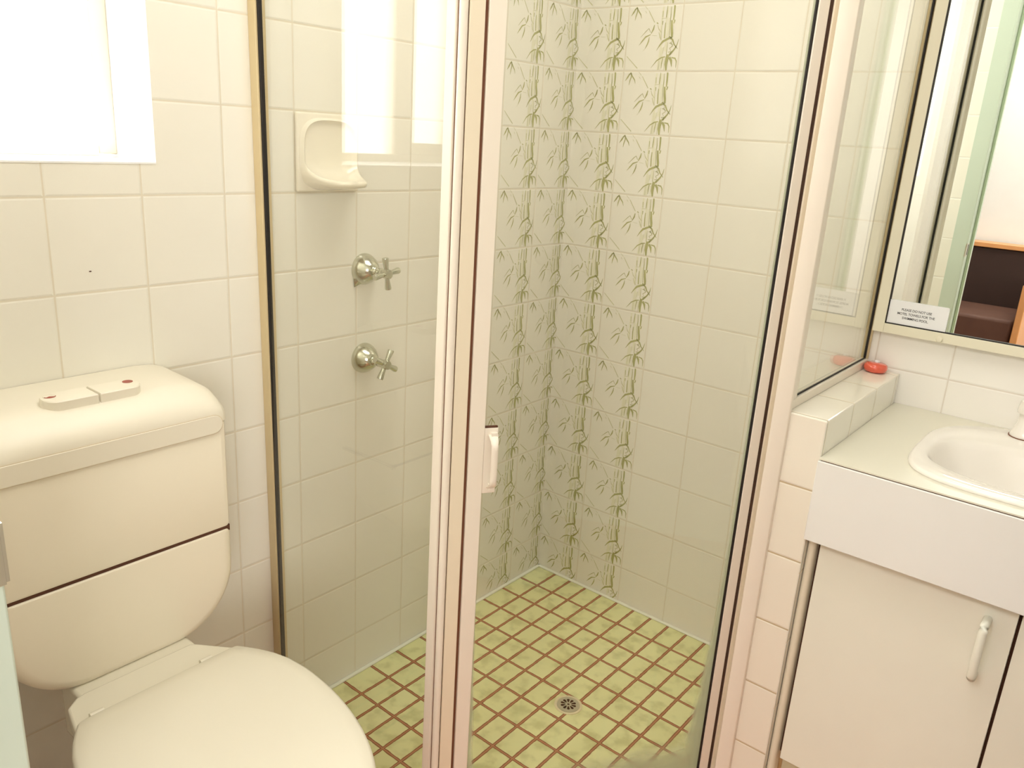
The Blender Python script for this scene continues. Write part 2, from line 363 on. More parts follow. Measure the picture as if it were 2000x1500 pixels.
# front wall with the doorway, seen in the mirror
DX0, DX1, DH = 0.707, 1.43, 2.05
FY0, FY1 = -1.674, -1.800
bm = bmesh.new()
for a, b in (((-2.0, FY1, 0), (DX0-0.02, FY0, 2.6)), ((DX1+0.02, FY1, 0), (3.2, FY0, 2.6)), ((DX0-0.02, FY1, DH+0.02), (DX1+0.02, FY0, 2.6))):
    v, fs = bm_box(bm, a, b)
    for fc in fs:
        fc.normal_update(); fc.material_index = 0 if fc.normal.y > 0.5 else 1
structure(build('wall_front', bm, [M['tile_f'], M['bed_wall']]), 'tiled wall around the doorway, seen in the mirror')
structure(boxes('wall_right', [((1.95, FY0, 0), (2.1, TH, CE))], M['ceil']))
bm = bmesh.new(); bm_box(bm, (-TH, FY0, -0.1), (1.95, TH, 0)); bm_box(bm, (-2.0, -4.3, -0.1), (3.2, FY0, 0), 1)
structure(build('floor', bm, [M['floor'], M['carpet']]))
structure(boxes('ceiling', [((-TH, FY0, CE), (2.1, TH, CE+0.1)), ((-2.0, -4.3, CE+0.18), (3.2, FY1, CE+0.28))], M['ceil']))
structure(boxes('wall_bedroom', [((-2.0, -4.3, 0), (3.2, -4.15, 2.6))], M['bed_wall']), 'white bedroom wall seen in the mirror')
structure(boxes('wall_bedroom_left', [((-2.1, -4.3, 0), (-2.0, FY0, 2.6))], M['bed_wall']))
structure(boxes('wall_bedroom_right', [((3.2, -4.3, 0), (3.3, FY0, 2.6))], M['bed_wall']))
# shower floor, a thin mosaic bed bounded by the neo-angle hob
A_ = Vector((0.455, -0.945)); B_ = Vector((0.822, -0.470))
bm = bmesh.new()
pl = [(0.0, 0.0), (0.84, 0.0), (0.84, -0.46), (0.822, -0.470), (0.455, -0.945), (0.0, -0.945)]
for zz in (0.0012,):
    bm.faces.new([bm.verts.new((x, y, zz)) for x, y in pl])
structure(build('floor_shower', bm, M['mosaic']), 'olive mosaic shower floor with red brown grout')
bm = bmesh.new()
bm_box(bm, (0.0, -0.945, 0.001), (0.010, 0.0, 0.007)); bm_box(bm, (0.0, -0.010, 0.001), (0.838, 0.0, 0.007))
structure(build('trim_1', bm, M['caulk'], bev=0.003), 'white sealant line where shower floor meets walls')
# low tiled partition between shower and vanity
bm = bmesh.new()
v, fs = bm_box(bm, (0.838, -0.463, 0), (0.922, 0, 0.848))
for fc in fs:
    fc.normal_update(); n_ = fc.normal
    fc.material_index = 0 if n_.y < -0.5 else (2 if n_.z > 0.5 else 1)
structure(build('wall_partition', bm, [M['tile_h'], M['tile_hs'], M['tile_ht']], bev=0.0025), 'low tiled wall between shower and vanity')

# window
wroot = empty('window_1', (-0.13, -1.39, 1.22), 'overexposed white frosted window above the toilet', None)
structure(wroot)
fx0, fx1 = -0.165, -0.13
WM0, WM1 = -1.483, -1.420     # meeting stile of the two sashes
o = boxes('window_frame', [((fx0, WY1-0.030, WZ0+0.006), (fx1, WY1, WZ1)), ((fx0, WY0, WZ0+0.006), (fx1, WY0+0.03, WZ1)),
    ((fx0, WY0+0.03, WZ0+0.002), (fx1, WY1-0.030, WZ0+0.019)), ((fx0, WY0+0.03, WZ1-0.03), (fx1, WY1-0.03, WZ1)), ((fx0, WM0, WZ0+0.019), (fx1-0.003, WM1, WZ1-0.03)),
    ((fx0, WY0+0.03, WZ0+0.019), (fx1-0.006, WM0, WZ0+0.046))], M['wframe'], bev=0.0015)
adopt(o, wroot)
for y0, y1 in ((WY1-0.032, WM1+0.001), (WM0-0.001, WY0+0.028)):
    o = boxes('window_pane', [((-0.150, y0, WZ0+0.016), (-0.146, y1, WZ1-0.028))], M['pane']); adopt(o, wroot)
o = boxes('window_sill', [((-0.13, WY0, WZ0-0.002), (0.001, WY1, WZ0+0.001))], M['paint']); adopt(o, wroot)

# door frame of the doorway with its strike plate
droot = empty('door_1', (DX0, FY0, 0), 'pale green door frame with a metal strike plate', None); structure(droot)
o = boxes('door_jamb', [((DX0-0.022, FY1-0.004, 0), (DX0, FY0+0.0002, DH)), ((DX1, FY1-0.004, 0), (DX1+0.022, FY0+0.003, DH)), ((DX0-0.022, FY1-0.004, DH), (DX1+0.022, FY0+0.003, DH+0.02))], M['green'], bev=0.002); adopt(o, droot)
o = boxes('door_architrave', [((DX0-0.055, FY0, 0), (DX0-0.006, FY0+0.0005, DH+0.05)), ((DX1+0.006, FY0, 0), (DX1+0.055, FY0+0.0005, DH+0.05))], M['green'], bev=0.0002); adopt(o, droot)
o = boxes('door_stop', [((DX0, FY0-0.062, 0), (DX0+0.010, FY0-0.047, DH)), ((DX1-0.010, FY0-0.062, 0), (DX1, FY0-0.047, DH))], M['green2'], bev=0.002); adopt(o, droot)
bm = bmesh.new()
bm_box(bm, (DX0, FY0-0.030, 0.951), (DX0+0.0012, FY0+0.0012, 1.003)); bm_box(bm, (DX0-0.004, FY0+0.0012, 0.953), (DX0+0.0012, FY0+0.0036, 1.001)); bm_box(bm, (DX0+0.0012, FY0-0.022, 0.957), (DX0+0.0016, FY0-0.010, 0.997), 1)
o = build('strike_plate', bm, [M['steel'], M['dark']], bev=0.0005); adopt(o, droot); o['label'] = 'silver strike plate with a dark slot'

dl = empty('bathroom_door', (1.432, -1.668, 0.0), 'white bathroom door folded open beside the doorway, seen only in reflections', 'door')
adopt(boxes('door_leaf', [((1.434, -1.664, 0.012), (1.469, -0.955, 2.04))], M['door_paint'], bev=0.002), dl)
bm = bmesh.new(); RX = Matrix.Translation((1.434, -1.015, 1.0)) @ Matrix.Rotation(-math.pi/2, 4, 'Y')
lathe(bm, [(0.026, 0.0), (0.026, 0.004), (0.010, 0.006), (0.010, 0.030), (0.022, 0.036), (0.026, 0.050), (0.018, 0.060), (0.0, 0.062)], RX, 24)
adopt(build('door_knob', bm, M['steel'], smooth=True), dl)

# ------------------------------------------------------------------ shower screen
HT = 1.90
sr = empty('shower_screen', (0.45, -0.5, 0.0), 'cream framed neo-angle glass shower screen with a narrow door', 'shower screen')
def sp_(name, lst, mats, label=None, bev=0.0012, parent=None):
    o = boxes(name, lst, mats, bev=bev)
    adopt(o, parent or sr) if parent is None else None
    if label: o['label'] = label
    return o
def leaning(name, lst, mats, label):
    bm = bmesh.new()
    for q in lst: bm_box(bm, q[0], q[1])
    for v in bm.verts: v.co.y += 0.0125*(1.45-v.co.z)/1.28   # the wall channel is a little out of plumb
    o = build(name, bm, mats, bev=0.001, smooth=True); adopt(o, sr); o['label'] = label
leaning('wall_channel', [((0.0, -0.984, 0.012), (0.0215, -0.966, HT)), ((0.0, -0.966, 0.012), (0.020, -0.962, HT))], M['alu_g'], 'golden cream channel on the window wall')
leaning('gasket', [((0.0195, -0.9800, 0.03), (0.0255, -0.9715, HT-0.03))], M['gasket'], 'black gasket by the window wall')
GY = -0.9725; PX = 0.469
sp_('glass_panel', [((0.0225, GY, 0.035), (PX+0.002, GY+0.004, HT-0.03))], M['glass'], 'fixed glass panel beside the toilet', bev=0)
sp_('bottom_rail', [((0.022, -0.979, 0.006), (0.470, -0.955, 0.035))], M['alu'])
sp_('top_rail', [((0.0, -0.979, HT-0.03), (0.50, -0.950, HT))], M['alu'])
# diagonal frame of reference: origin at the hinge gap, s along the door, n outwards to the room
SD = Vector((0.289, 0.456, 0)).normalized(); ND = Vector((SD.y, -SD.x, 0)); SO = Vector((0.510, -0.945, 0))
MD = Matrix(((SD.x, ND.x, 0, SO.x), (SD.y, ND.y, 0, SO.y), (0, 0, 1, 0), (0, 0, 0, 1)))
def diag(name, lst, mats, parent=None, label=None, bev=0.0012):
    bm = bmesh.new()
    for q in lst: bm_box(bm, q[0], q[1], q[2] if len(q) > 2 else 0)
    bm.transform(MD)
    o = build(name, bm, mats, bev=bev, smooth=bev > 0)
    if parent is not None: o.parent = parent; o.matrix_parent_inverse = Matrix.Translation(-Vector(sr.location))
    else: adopt(o, sr)
    if label: o['label'] = label
    return o
# central post: panel stile, corner bead, door jamb
PX = 0.4690
bm = bmesh.new(); bm_box(bm, (PX, -0.9795, 0.006), (PX+0.0180, -0.958, HT))
o = build('panel_stile', bm, M['alu_p'], bev=0.0015, smooth=True); adopt(o, sr)
bm = bmesh.new(); bm_box(bm, (PX+0.0178, -0.9750, 0.006), (PX+0.0190, -0.960, HT)); bm_box(bm, (PX+0.0200, -0.9655, 0.006), (PX+0.0332, -0.9600, HT)); o = build('seam', bm, M['brownseal']); adopt(o, sr); o['label'] = 'thin dark seams in the corner post'
bm = bmesh.new(); tube(bm, [(PX+0.0252, -0.9715, 0.006), (PX+0.0252, -0.9715, HT)], 0.0065, seg=20); o = build('corner_bead', bm, M['alu_p'], smooth=True); adopt(o, sr)
diag('corner_post', [((-0.0235, -0.016, 0.006), (-0.0010, 0.006, HT))], M['alu'])
diag('gasket', [((-0.002, -0.018, 0.02), (0.0045, 0.0005, HT-0.03))], M['brownseal'], label='dark brown hinge seal of the door')
# right post where the return panel starts
diag('gasket', [((0.5578, -0.006, 0.04), (0.5672, 0.0052, HT-0.03))], M['magnet'], label='brown magnetic seal of the door')
diag('jamb_stile', [((0.5665, -0.020, 0.006), (0.5920, 0.008, HT))], M['alu'])
bm = bmesh.new()
ring = [(0.8262, -0.4655), (0.8305, -0.4800), (0.8440, -0.4780), (0.8570, -0.4700), (0.8580, -0.4630), (0.8520, -0.4560), (0.8520, -0.4300), (0.8330, -0.4300), (0.8200, -0.4450)]
loft(bm, [[(x, y, 0.006) for x, y in ring], [(x, y, HT) for x, y in ring]])
o = build('corner_post', bm, M['alu_p'], bev=0.0012, smooth=True, ang=50); adopt(o, sr)
diag('bottom_rail', [((-0.03, -0.022, 0.004), (0.59, 0.004, 0.020))], M['alu'])
diag('top_rail', [((-0.03, -0.022, HT-0.03), (0.59, 0.004, HT))], M['alu'])
# door leaf
door = bpy.data.objects.new('shower_door', None); C.objects.link(door); adopt(door, sr)
door.parent = sr; door.matrix_parent_inverse = Matrix(); door.location = SO - Vector(sr.location)
def dpart(name, lst, mats, label=None, bev=0.0012):
    bm = bmesh.new()
    for q in lst: bm_box(bm, q[0], q[1], q[2] if len(q) > 2 else 0)
    o = build(name, bm, mats, bev=bev, smooth=bev > 0)
    o.parent = door; o.rotation_euler = (0, 0, math.atan2(SD.y, SD.x))
    # local frame: x = s, y = -n (so +y points into the shower)
    if label: o['label'] = label
    return o
dpart('door_stile', [((0.0042, -0.006, 0.022), (0.0300, 0.018, HT-0.035))], M['alu_p'])
dpart('door_stile', [((0.5395, -0.006, 0.022), (0.5595, 0.004, HT-0.035))], M['alu_p'])
dpart('door_rail', [((0.030, -0.004, 0.022), (0.5395, 0.016, 0.040))], M['alu_p'])
dpart('door_rail', [((0.030, -0.004, HT-0.06), (0.5395, 0.016, HT-0.035))], M['alu_p'])
dpart('gasket', [((0.5352, -0.0040, 0.040), (0.5400, -0.0005, HT-0.06))], M['gasket'], 'black glazing gasket')
g = dpart('door_glass', [((0.0, -0.001, 0.0), (0.511, 0.003, HT-0.098))], M['glass_d'], 'clear glass with pale scum along its edges', 0)
g.location = Matrix.Rotation(math.atan2(SD.y, SD.x), 3, 'Z') @ Vector((0.0295, 0, 0.039))
bm = bmesh.new()
bm_box(bm, (0.0300, -0.005, 0.724), (0.0530, 0.000, 0.839))
o = build('handle', bm, M['alu_p'], bev=0.001, smooth=True); o.parent = door; o.rotation_euler = (0, 0, math.atan2(SD.y, SD.x)); o['label'] = 'cream bow handle on a flat plate'
bm = bmesh.new()
rings = []
for i in range(15):
    t_ = i/14; z = 0.735+0.093*t_; e = min(t_, 1-t_); bow = min(1, e*7)**0.6
    yy = -0.006-0.017*bow; hw = 0.0058+0.0025*(1-bow); xx = 0.0445-0.0015*bow
    rings.append([(xx+hw*math.cos(a), yy+0.0042*math.sin(a), z) for a in [2*math.pi*k/12 for k in range(12)]])
loft(bm, rings)
bm_box(bm, (0.040, -0.012, 0.731), (0.050, -0.004, 0.742)); bm_box(bm, (0.040, -0.012, 0.821), (0.050, -0.004, 0.832))
bm_box(bm, (0.0305, -0.0045, 0.8392), (0.0520, 0.000, 0.8418), 1)  # brown sliver painted in for the shadow line above the handle plate
o = build('handle_grip', bm, [M['alu_p'], M['gap']], smooth=True); o.parent = door; o.rotation_euler = (0, 0, math.atan2(SD.y, SD.x))
# return panel on the low wall
sp_('sill_rail', [((0.836, -0.463, 0.8485), (0.8526, -0.001, 0.8665))], M['alu_p'])
sp_('gasket', [((0.8440, -0.440, 0.8665), (0.8475, -0.006, 0.8695))], M['gasket'], 'black gasket under the return panel')
sp_('gasket', [((0.8440, -0.4320, 0.8695), (0.8485, -0.4240, HT-0.03))], M['gasket'], 'black gasket behind the corner post')
sp_('gasket', [((0.8440, -0.0150, 0.8695), (0.8480, -0.0070, HT-0.03))], M['gasket'], 'black gasket against the back wall')
sp_('wall_channel', [((0.836, -0.0070, 0.8665), (0.8518, -0.0005, HT))], M['alu_g'], 'narrow channel beside the mirror')
sp_('glass_panel', [((0.8410, -0.456, 0.867), (0.8445, -0.006, HT-0.03))], M['glass_r'], 'return glass panel on the low tiled wall')
sp_('top_rail', [((0.836, -0.45, HT-0.03), (0.8515, -0.001, HT+0.001))], M['alu'])

# ------------------------------------------------------------------ soap dish
sd = empty('soap_dish', (0.0, -0.820, 1.237), 'cream ceramic soap dish set into the shower wall tiles', 'soap dish')
bm = bmesh.new(); bm_box(bm, (0.0, -0.893, 1.1640), (0.009, -0.7445, 1.3105)); bevel(bm, 0.004, 3)
adopt(build('back_plate', bm, M['dish'], smooth=True), sd)
bm = bmesh.new(); N = 64; rim = []; base = []; inner = []
yc, zc = -0.8190, 1.2370
def rimpt(a, k=1.0):
    c, s_ = math.cos(a), math.sin(a); e = 0.62
    y = yc+k*0.0635*math.copysign(abs(c)**e, c); z = zc+k*0.0610*math.copysign(abs(s_)**e, s_)
    return y, z
rs = []
for i in range(N):
    a = 2*math.pi*i/N; y, z = rimpt(a); low = max(0.0, -math.sin(a)); low = low**2.2
    rs.append((y, z, 0.015+0.078*low, low))
def rg(fx, sc, dz=0.0): return [(fx(x, l), yc+(y-yc)*sc, zc+(z-zc)*sc+dz*l) for y, z, x, l in rs]
rings = [rg(lambda x, l: 0.006, 1.12, -0.002), rg(lambda x, l: x-0.006-0.02*l, 1.07, 0.002), rg(lambda x, l: x-0.002, 1.035, 0.004), rg(lambda x, l: x+0.001, 1.0, 0.008),
         rg(lambda x, l: x-0.001, 0.955, 0.009), rg(lambda x, l: x*0.75, 0.90, 0.006), rg(lambda x, l: 0.0105+0.015*l, 0.80, 0.0), rg(lambda x, l: 0.0095, 0.5), rg(lambda x, l: 0.0092, 0.1)]
loft(bm, rings, cap0=False, cap1=True)
adopt(build('dish_bowl', bm, M['dish'], smooth=True, ang=60), sd)

# ------------------------------------------------------------------ shower taps
def shower_tap(z, rot, tilt, label, wedge):
    t = empty('shower_tap', (0.0, -0.722, z), label, 'tap', 'shower taps on the window wall')
    RY = Matrix.Rotation(math.pi/2, 4, 'Y')
    bm = bmesh.new(); lathe(bm, [(0.0335, 0.0), (0.0335, 0.003), (0.0325, 0.007), (0.0285, 0.016), (0.0215, 0.026), (0.0155, 0.032), (0.0125, 0.034), (0.0, 0.034)], RY, 40)
    if wedge:
        v = [bm.verts.new(p) for p in ((0.001, -0.030, -0.004), (0.001, -0.027, -0.037), (0.001, -0.006, -0.030), (0.010, -0.027, -0.012), (0.003, -0.026, -0.034), (0.010, -0.008, -0.027))]
        for q in ((0, 1, 4, 3), (1, 2, 5, 4), (3, 4, 5), (0, 3, 5, 2)): bm.faces.new([v[i] for i in q])
    f1 = build('flange', bm, M['chrome'], t, smooth=True, ang=60)
    bm = bmesh.new(); lathe(bm, [(0.0, 0.030), (0.0095, 0.030), (0.0095, 0.040), (0.0075, 0.042), (0.0068, 0.047), (0.0090, 0.050), (0.0090, 0.064), (0.0, 0.064)], RY, 20)
    build('spindle', bm, M['chrome'], t, smooth=True, ang=40)
    bm = bmesh.new(); MR = Matrix.Translation((0.072, 0, 0)) @ RY @ Matrix.Rotation(rot, 4, 'Z')
    lathe(bm, [(0.0, -0.011), (0.0085, -0.011), (0.0105, -0.004), (0.0105, 0.004), (0.0092, 0.0090), (0.0, 0.0095)], MR, 20)
    for k in range(4):
        d = Matrix.Rotation(k*math.pi/2, 4, 'Z'); m2 = MR @ d @ Matrix.Rotation(math.pi/2, 4, 'Y')
        lathe(bm, [(0.0, 0.004), (0.0052, 0.004), (0.0048, 0.012), (0.0070, 0.031), (0.0064, 0.0335), (0.0, 0.0335)], m2, 16)
    build('cross_handle', bm, M['chrome'], t, smooth=True, ang=40)
    return t
shower_tap(1.002, math.radians(8), 0, 'upper chrome cross-handle shower tap, its flange with a pointed drip', True)
shower_tap(0.806, math.radians(-28), 0, 'lower chrome cross-handle shower tap with a plain round flange', False)

# ------------------------------------------------------------------ drain
dr = empty('shower_drain', (0.455, -0.472, 0.0012), 'round metal drain grate in the mosaic shower floor', 'drain')
bm = bmesh.new(); lathe(bm, [(0.0335, 0.0), (0.0335, 0.0015), (0.0315, 0.0028), (0.0285, 0.0022), (0.028, 0.0012), (0.0, 0.0012)], seg=48)
build('ring', bm, M['drainring'], dr, smooth=True, ang=50)['label'] = 'cream outer ring'
bm = bmesh.new(); lathe(bm, [(0.0272, 0.0012), (0.0270, 0.0024), (0.0, 0.0026)], seg=40); build('grate', bm, M['grate'], dr, smooth=True)
bm = bmesh.new()
for k in range(10):
    a = 2*math.pi*(k+.5)/10; ha = 0.21
    pts = [(0.0075, a-ha*0.7), (0.0165, a-ha), (0.0185, a-ha*0.55), (0.019, a), (0.0185, a+ha*0.55), (0.0165, a+ha), (0.0075, a+ha*0.7)]
    bm.faces.new([bm.verts.new((r_*math.cos(q), r_*math.sin(q), 0.0029)) for r_, q in pts])
bm.faces.new([bm.verts.new((0.0028*math.cos(q), 0.0028*math.sin(q), 0.0029)) for q in [2*math.pi*i/12 for i in range(12)]])
bmesh.ops.solidify(bm, geom=bm.faces[:], thickness=0.0004)
build('slots', bm, M['dark'], dr)['label'] = 'ten dark slots around the centre'

# ------------------------------------------------------------------ toilet
YC = -1.345
to = empty('toilet', (0.35, YC, 0.0), 'cream toilet with plastic cistern and closed lid under the window', 'toilet')
def rrect(y0, y1, z0, z1, rt, rb, n=8):
    """closed outline in y, z; separate radii for the top and the bottom corners"""
    pts = []
    for cy, cz, a0, r_ in ((y1-rt, z1-rt, 0, rt), (y0+rt, z1-rt, 90, rt), (y0+rb, z0+rb, 180, rb), (y1-rb, z0+rb, 270, rb)):
        for k in range(n+1):
            a = math.radians(a0+90*k/n); pts.append((cy+r_*math.cos(a), cz+r_*math.sin(a)))
    return pts
def slab(bm, outline, xs):
    """loft an outline along x; xs = [(x, inset_y, inset_bottom, inset_top)]"""
    cy = sum(p[0] for p in outline)/len(outline); ys = [p[0] for p in outline]; zs = [p[1] for p in outline]
    hy = (max(ys)-min(ys))/2; z0, z1 = min(zs), max(zs); rings = []
    for x, iy, ib, it in xs:
        rings.append([(x, cy+(y-cy)*(hy-iy)/hy, z0+ib+(z-z0)*((z1-it)-(z0+ib))/(z1-z0)) for y, z in outline])
    loft(bm, rings)
YL, YR = -1.530, -1.157
# cistern body
bm = bmesh.new()
slab(bm, rrect(YL, YR, 0.6145, 0.8095, 0.004, 0.006), [(0.001, 0.0, 0, 0), (0.148, 0.0, 0, 0), (0.158, 0.002, 0.001, 0), (0.1645, 0.007, 0.003, 0), (0.1665, 0.014, 0.006, 0)])
adopt(build('cistern', bm, M['plastic_l'], smooth=True, ang=35), to)
# dark box put in for the shade inside the open joint
adopt(boxes('joint', [((0.004, YL+0.004, 0.607), (0.1635, YR-0.0045, 0.618))], M['gap']), to)['label'] = 'dark horizontal joint'
bm = bmesh.new()
slab(bm, rrect(YL, YR, 0.425, 0.6122, 0.006, 0.118, 12), [(0.001, 0.012, 0.035, 0), (0.06, 0.004, 0.018, 0), (0.12, 0.0, 0.006, 0), (0.150, 0.0, 0.004, 0), (0.160, 0.003, 0.006, 0.0005), (0.1655, 0.009, 0.012, 0.001), (0.1670, 0.018, 0.020, 0.002)])
adopt(build('lower_cover', bm, M['plastic_l'], smooth=True, ang=35), to)
# lid of the cistern: stations along y, profile in x, z
def lid_profile(hx, z0, z1, r_):
    d = z1-z0; k = hx/0.1685
    return [(0.001, z0), (hx, z0), (hx, z0+d*0.22), (0.1670*k, z0+d*0.34), (0.1610*k, z0+d*0.50), (0.1480*k, z0+d*0.70), (0.1350*k, z0+d*0.84), (0.1270*k, z0+d*0.895), (0.1150*k, z0+d*0.925), (0.06, z0+d*0.965), (0.001, z1)]
bm = bmesh.new(); rings = []
sta = ((0.0, 0.158, 0.842), (0.003, 0.1635, 0.852), (0.010, 0.167, 0.862), (0.022, 0.1685, 0.870), (0.040, 0.1685, 0.8765), (0.070, 0.1685, 0.8795))
for e, hx, z1 in sta: rings.append([(x, YL+e, z) for x, z in lid_profile(hx, 0.8115, z1, 0)])
for e, hx, z1 in reversed(sta): rings.append([(x, YR-e, z) for x, z in lid_profile(hx, 0.8115, z1, 0)])
loft(bm, rings)
adopt(build('cistern_lid', bm, M['plastic'], smooth=True, ang=60), to)
# long stadium shaped strip on the front
def stadium(y0, y1, z0, z1, n=10):
    r_ = (z1-z0)/2; zc_ = (z0+z1)/2
    return [(y1-r_+r_*math.cos(a), zc_+r_*math.sin(a)) for a in [math.radians(-90+180*k/n) for k in range(n+1)]] + [(y0+r_-r_*math.cos(a), zc_-r_*math.sin(a)) for a in [math.radians(-90+180*k/n) for k in range(n+1)]]
bm = bmesh.new()
st = stadium(YL+0.012, YR-0.012, 0.793, 0.8245); st2 = stadium(YL+0.0112, YR-0.0112, 0.7922, 0.8253)
loft(bm, [[(0.1600, y, z) for y, z in st2], [(0.1692, y, z) for y, z in st2]], mi=1)
loft(bm, [[(0.1600, y, z) for y, z in st], [(0.1692, y, z) for y, z in st], [(0.1700, YC+(y-YC)*0.997, 0.8087+(z-0.8087)*0.93) for y, z in st]])
adopt(build('front_strip', bm, [M['plastic'], plain('seam shade', (0.70, 0.58, 0.40), 0.6)], smooth=True, ang=30), to)
# flush buttons
for y0, y1, dy, dm in ((-1.418, -1.346, -1.403, M['plastic']), (-1.343, -1.274, -1.287, M['red'])):
    bm = bmesh.new()
    n_ = 12; out_ = []
    left = y0 < -1.4; rad = 0.0235; xc = 0.1055
    if left: out_ = [(xc+rad*math.cos(math.radians(a)), y0+rad*0.8+rad*0.8*math.sin(math.radians(a))) for a in range(0, -181, -15)] + [(xc-rad, y1), (xc+rad, y1)]
    else: out_ = [(xc-rad*math.cos(math.radians(a)), y1-rad*0.8+rad*0.8*math.sin(math.radians(a))) for a in range(0, 181, 15)] + [(xc+rad, y0), (xc-rad, y0)]
    cx = xc; cyy = (y0+y1)/2
    loft(bm, [[(x, y, 0.860) for x, y in out_], [(x, y, 0.8845) for x, y in out_], [(cx+(x-cx)*0.94, cyy+(y-cyy)*0.97, 0.8862) for x, y in out_]])
    b_ = build('flush_button', bm, M['plastic'], smooth=True, ang=35); adopt(b_, to)
    bm = bmesh.new(); lathe(bm, [(0.0078, -0.0006), (0.0078, 0.0004), (0.0, 0.0004)] if not left else [(0.0088, -0.0006), (0.0088, 0.0006), (0.0078, 0.0007), (0.0076, 0.0002), (0.0, 0.0002)], Matrix.Translation((0.098, dy, 0.8863)), 20)
    d_ = build('button_mark', bm, M['red'] if not left else M['plastic']); d_.parent = b_; d_.matrix_parent_inverse = Matrix(); d_['label'] = 'dark red round mark' if not left else 'pale round mark with red rim'
    if left:
        d_.data.materials.append(M['red'])
        for p in d_.data.polygons:
            if p.center.x > 0.1005: p.material_index = 1
# pan
def oval(cx, a_f, a_b, hw, z, n=48, e=2.0):
    pts = []
    for k in range(n):
        t_ = 2*math.pi*k/n; c, s_ = math.cos(t_), math.sin(t_)
        ax = a_f if c > 0 else a_b; ee = 2.0 if c > 0 else e
        pts.append((cx+ax*math.copysign(abs(c)**(2/ee), c), YC+hw*math.copysign(abs(s_)**(2/ee), s_), z))
    return pts
bm = bmesh.new()
loft(bm, [oval(0.34, 0.15, 0.20, 0.105, 0.0, e=4), oval(0.34, 0.15, 0.20, 0.10, 0.03, e=4), oval(0.34, 0.16, 0.20, 0.090, 0.12, e=4), oval(0.36, 0.22, 0.20, 0.100, 0.22, e=3.0), oval(0.38, 0.27, 0.19, 0.128, 0.32, e=2.4), oval(0.39, 0.29, 0.17, 0.148, 0.38, e=2.2), oval(0.39, 0.29, 0.17, 0.150, 0.405, e=2.2)])
adopt(build('pan', bm, M['ceramic'], smooth=True, ang=50), to)
bm = bmesh.new(); bm_box(bm, (0.12, YC-0.098, 0.33), (0.215, YC+0.095, 0.433)); adopt(build('pan_back', bm, M['seat'], bev=0.006, seg=3, smooth=True), to)
# hinge platform
bm = bmesh.new()
hp = [(0.190, -0.104), (0.186, -0.09), (0.186, 0.085), (0.194, 0.094), (0.250, 0.134), (0.275, 0.134), (0.275, -0.138), (0.205, -0.122)]
loft(bm, [[(x, YC+y, 0.408) for x, y in hp], [(x, YC+y, 0.436) for x, y in hp]])
adopt(build('seat_hinge', bm, M['seat'], bev=0.004, seg=3, smooth=True), to)
# seat ring and lid
def dshape(z, gr=0.0, n=36):
    '''outline of the lid: straight hinge edge, flaring shoulders, elliptic front'''
    g = gr; cx, af, hw = 0.385, 0.310, 0.176
    half = [(0.2500-g, 0.0), (0.2500-g, 0.06), (0.2500-g, 0.118+g), (0.2520-g*.7, 0.126+g*.7), (0.2580, 0.134+g), (0.270, 0.142+g), (0.290, 0.1535+g), (0.315, 0.1645+g), (0.345, 0.1725+g)]
    half += [(cx+(af+g)*math.sin(math.radians(90*k/n)), (hw+g)*math.cos(math.radians(90*k/n))) for k in range(0, n)]
    pts = half + [(cx+af+g, 0.0)] + [(x, -y) for x, y in reversed(half[1:])]
    return [(x, YC+0.002+y, z) for x, y in pts]
def dscale(z, k): return [(0.46+(x-0.46)*k, YC+(y-YC)*k, z) for x, y, _ in dshape(z, -0.007)]
bm = bmesh.new(); loft(bm, [dshape(0.408, -0.010), dshape(0.412, -0.004), dshape(0.424, -0.004), dshape(0.427, -0.008)]); adopt(build('seat_ring', bm, M['seat'], smooth=True, ang=50), to)
bm = bmesh.new(); loft(bm, [dshape(0.4285, -0.006), dshape(0.430, -0.001), dshape(0.436, 0.0), dshape(0.4415, -0.002), dshape(0.4450, -0.007), dscale(0.4462, 0.90), dscale(0.4470, 0.7), dscale(0.4474, 0.35)])
adopt(build('seat_lid', bm, M['seat'], smooth=True, ang=60), to)
for yy in (-0.098, 0.078):
    bm = bmesh.new(); tube(bm, [(0.2485, YC+yy-0.010, 0.4385), (0.2485, YC+yy+0.010, 0.4385)], 0.0048, 14)
    adopt(build('hinge_knuckle', bm, M['seat'], smooth=True, ang=40), to)

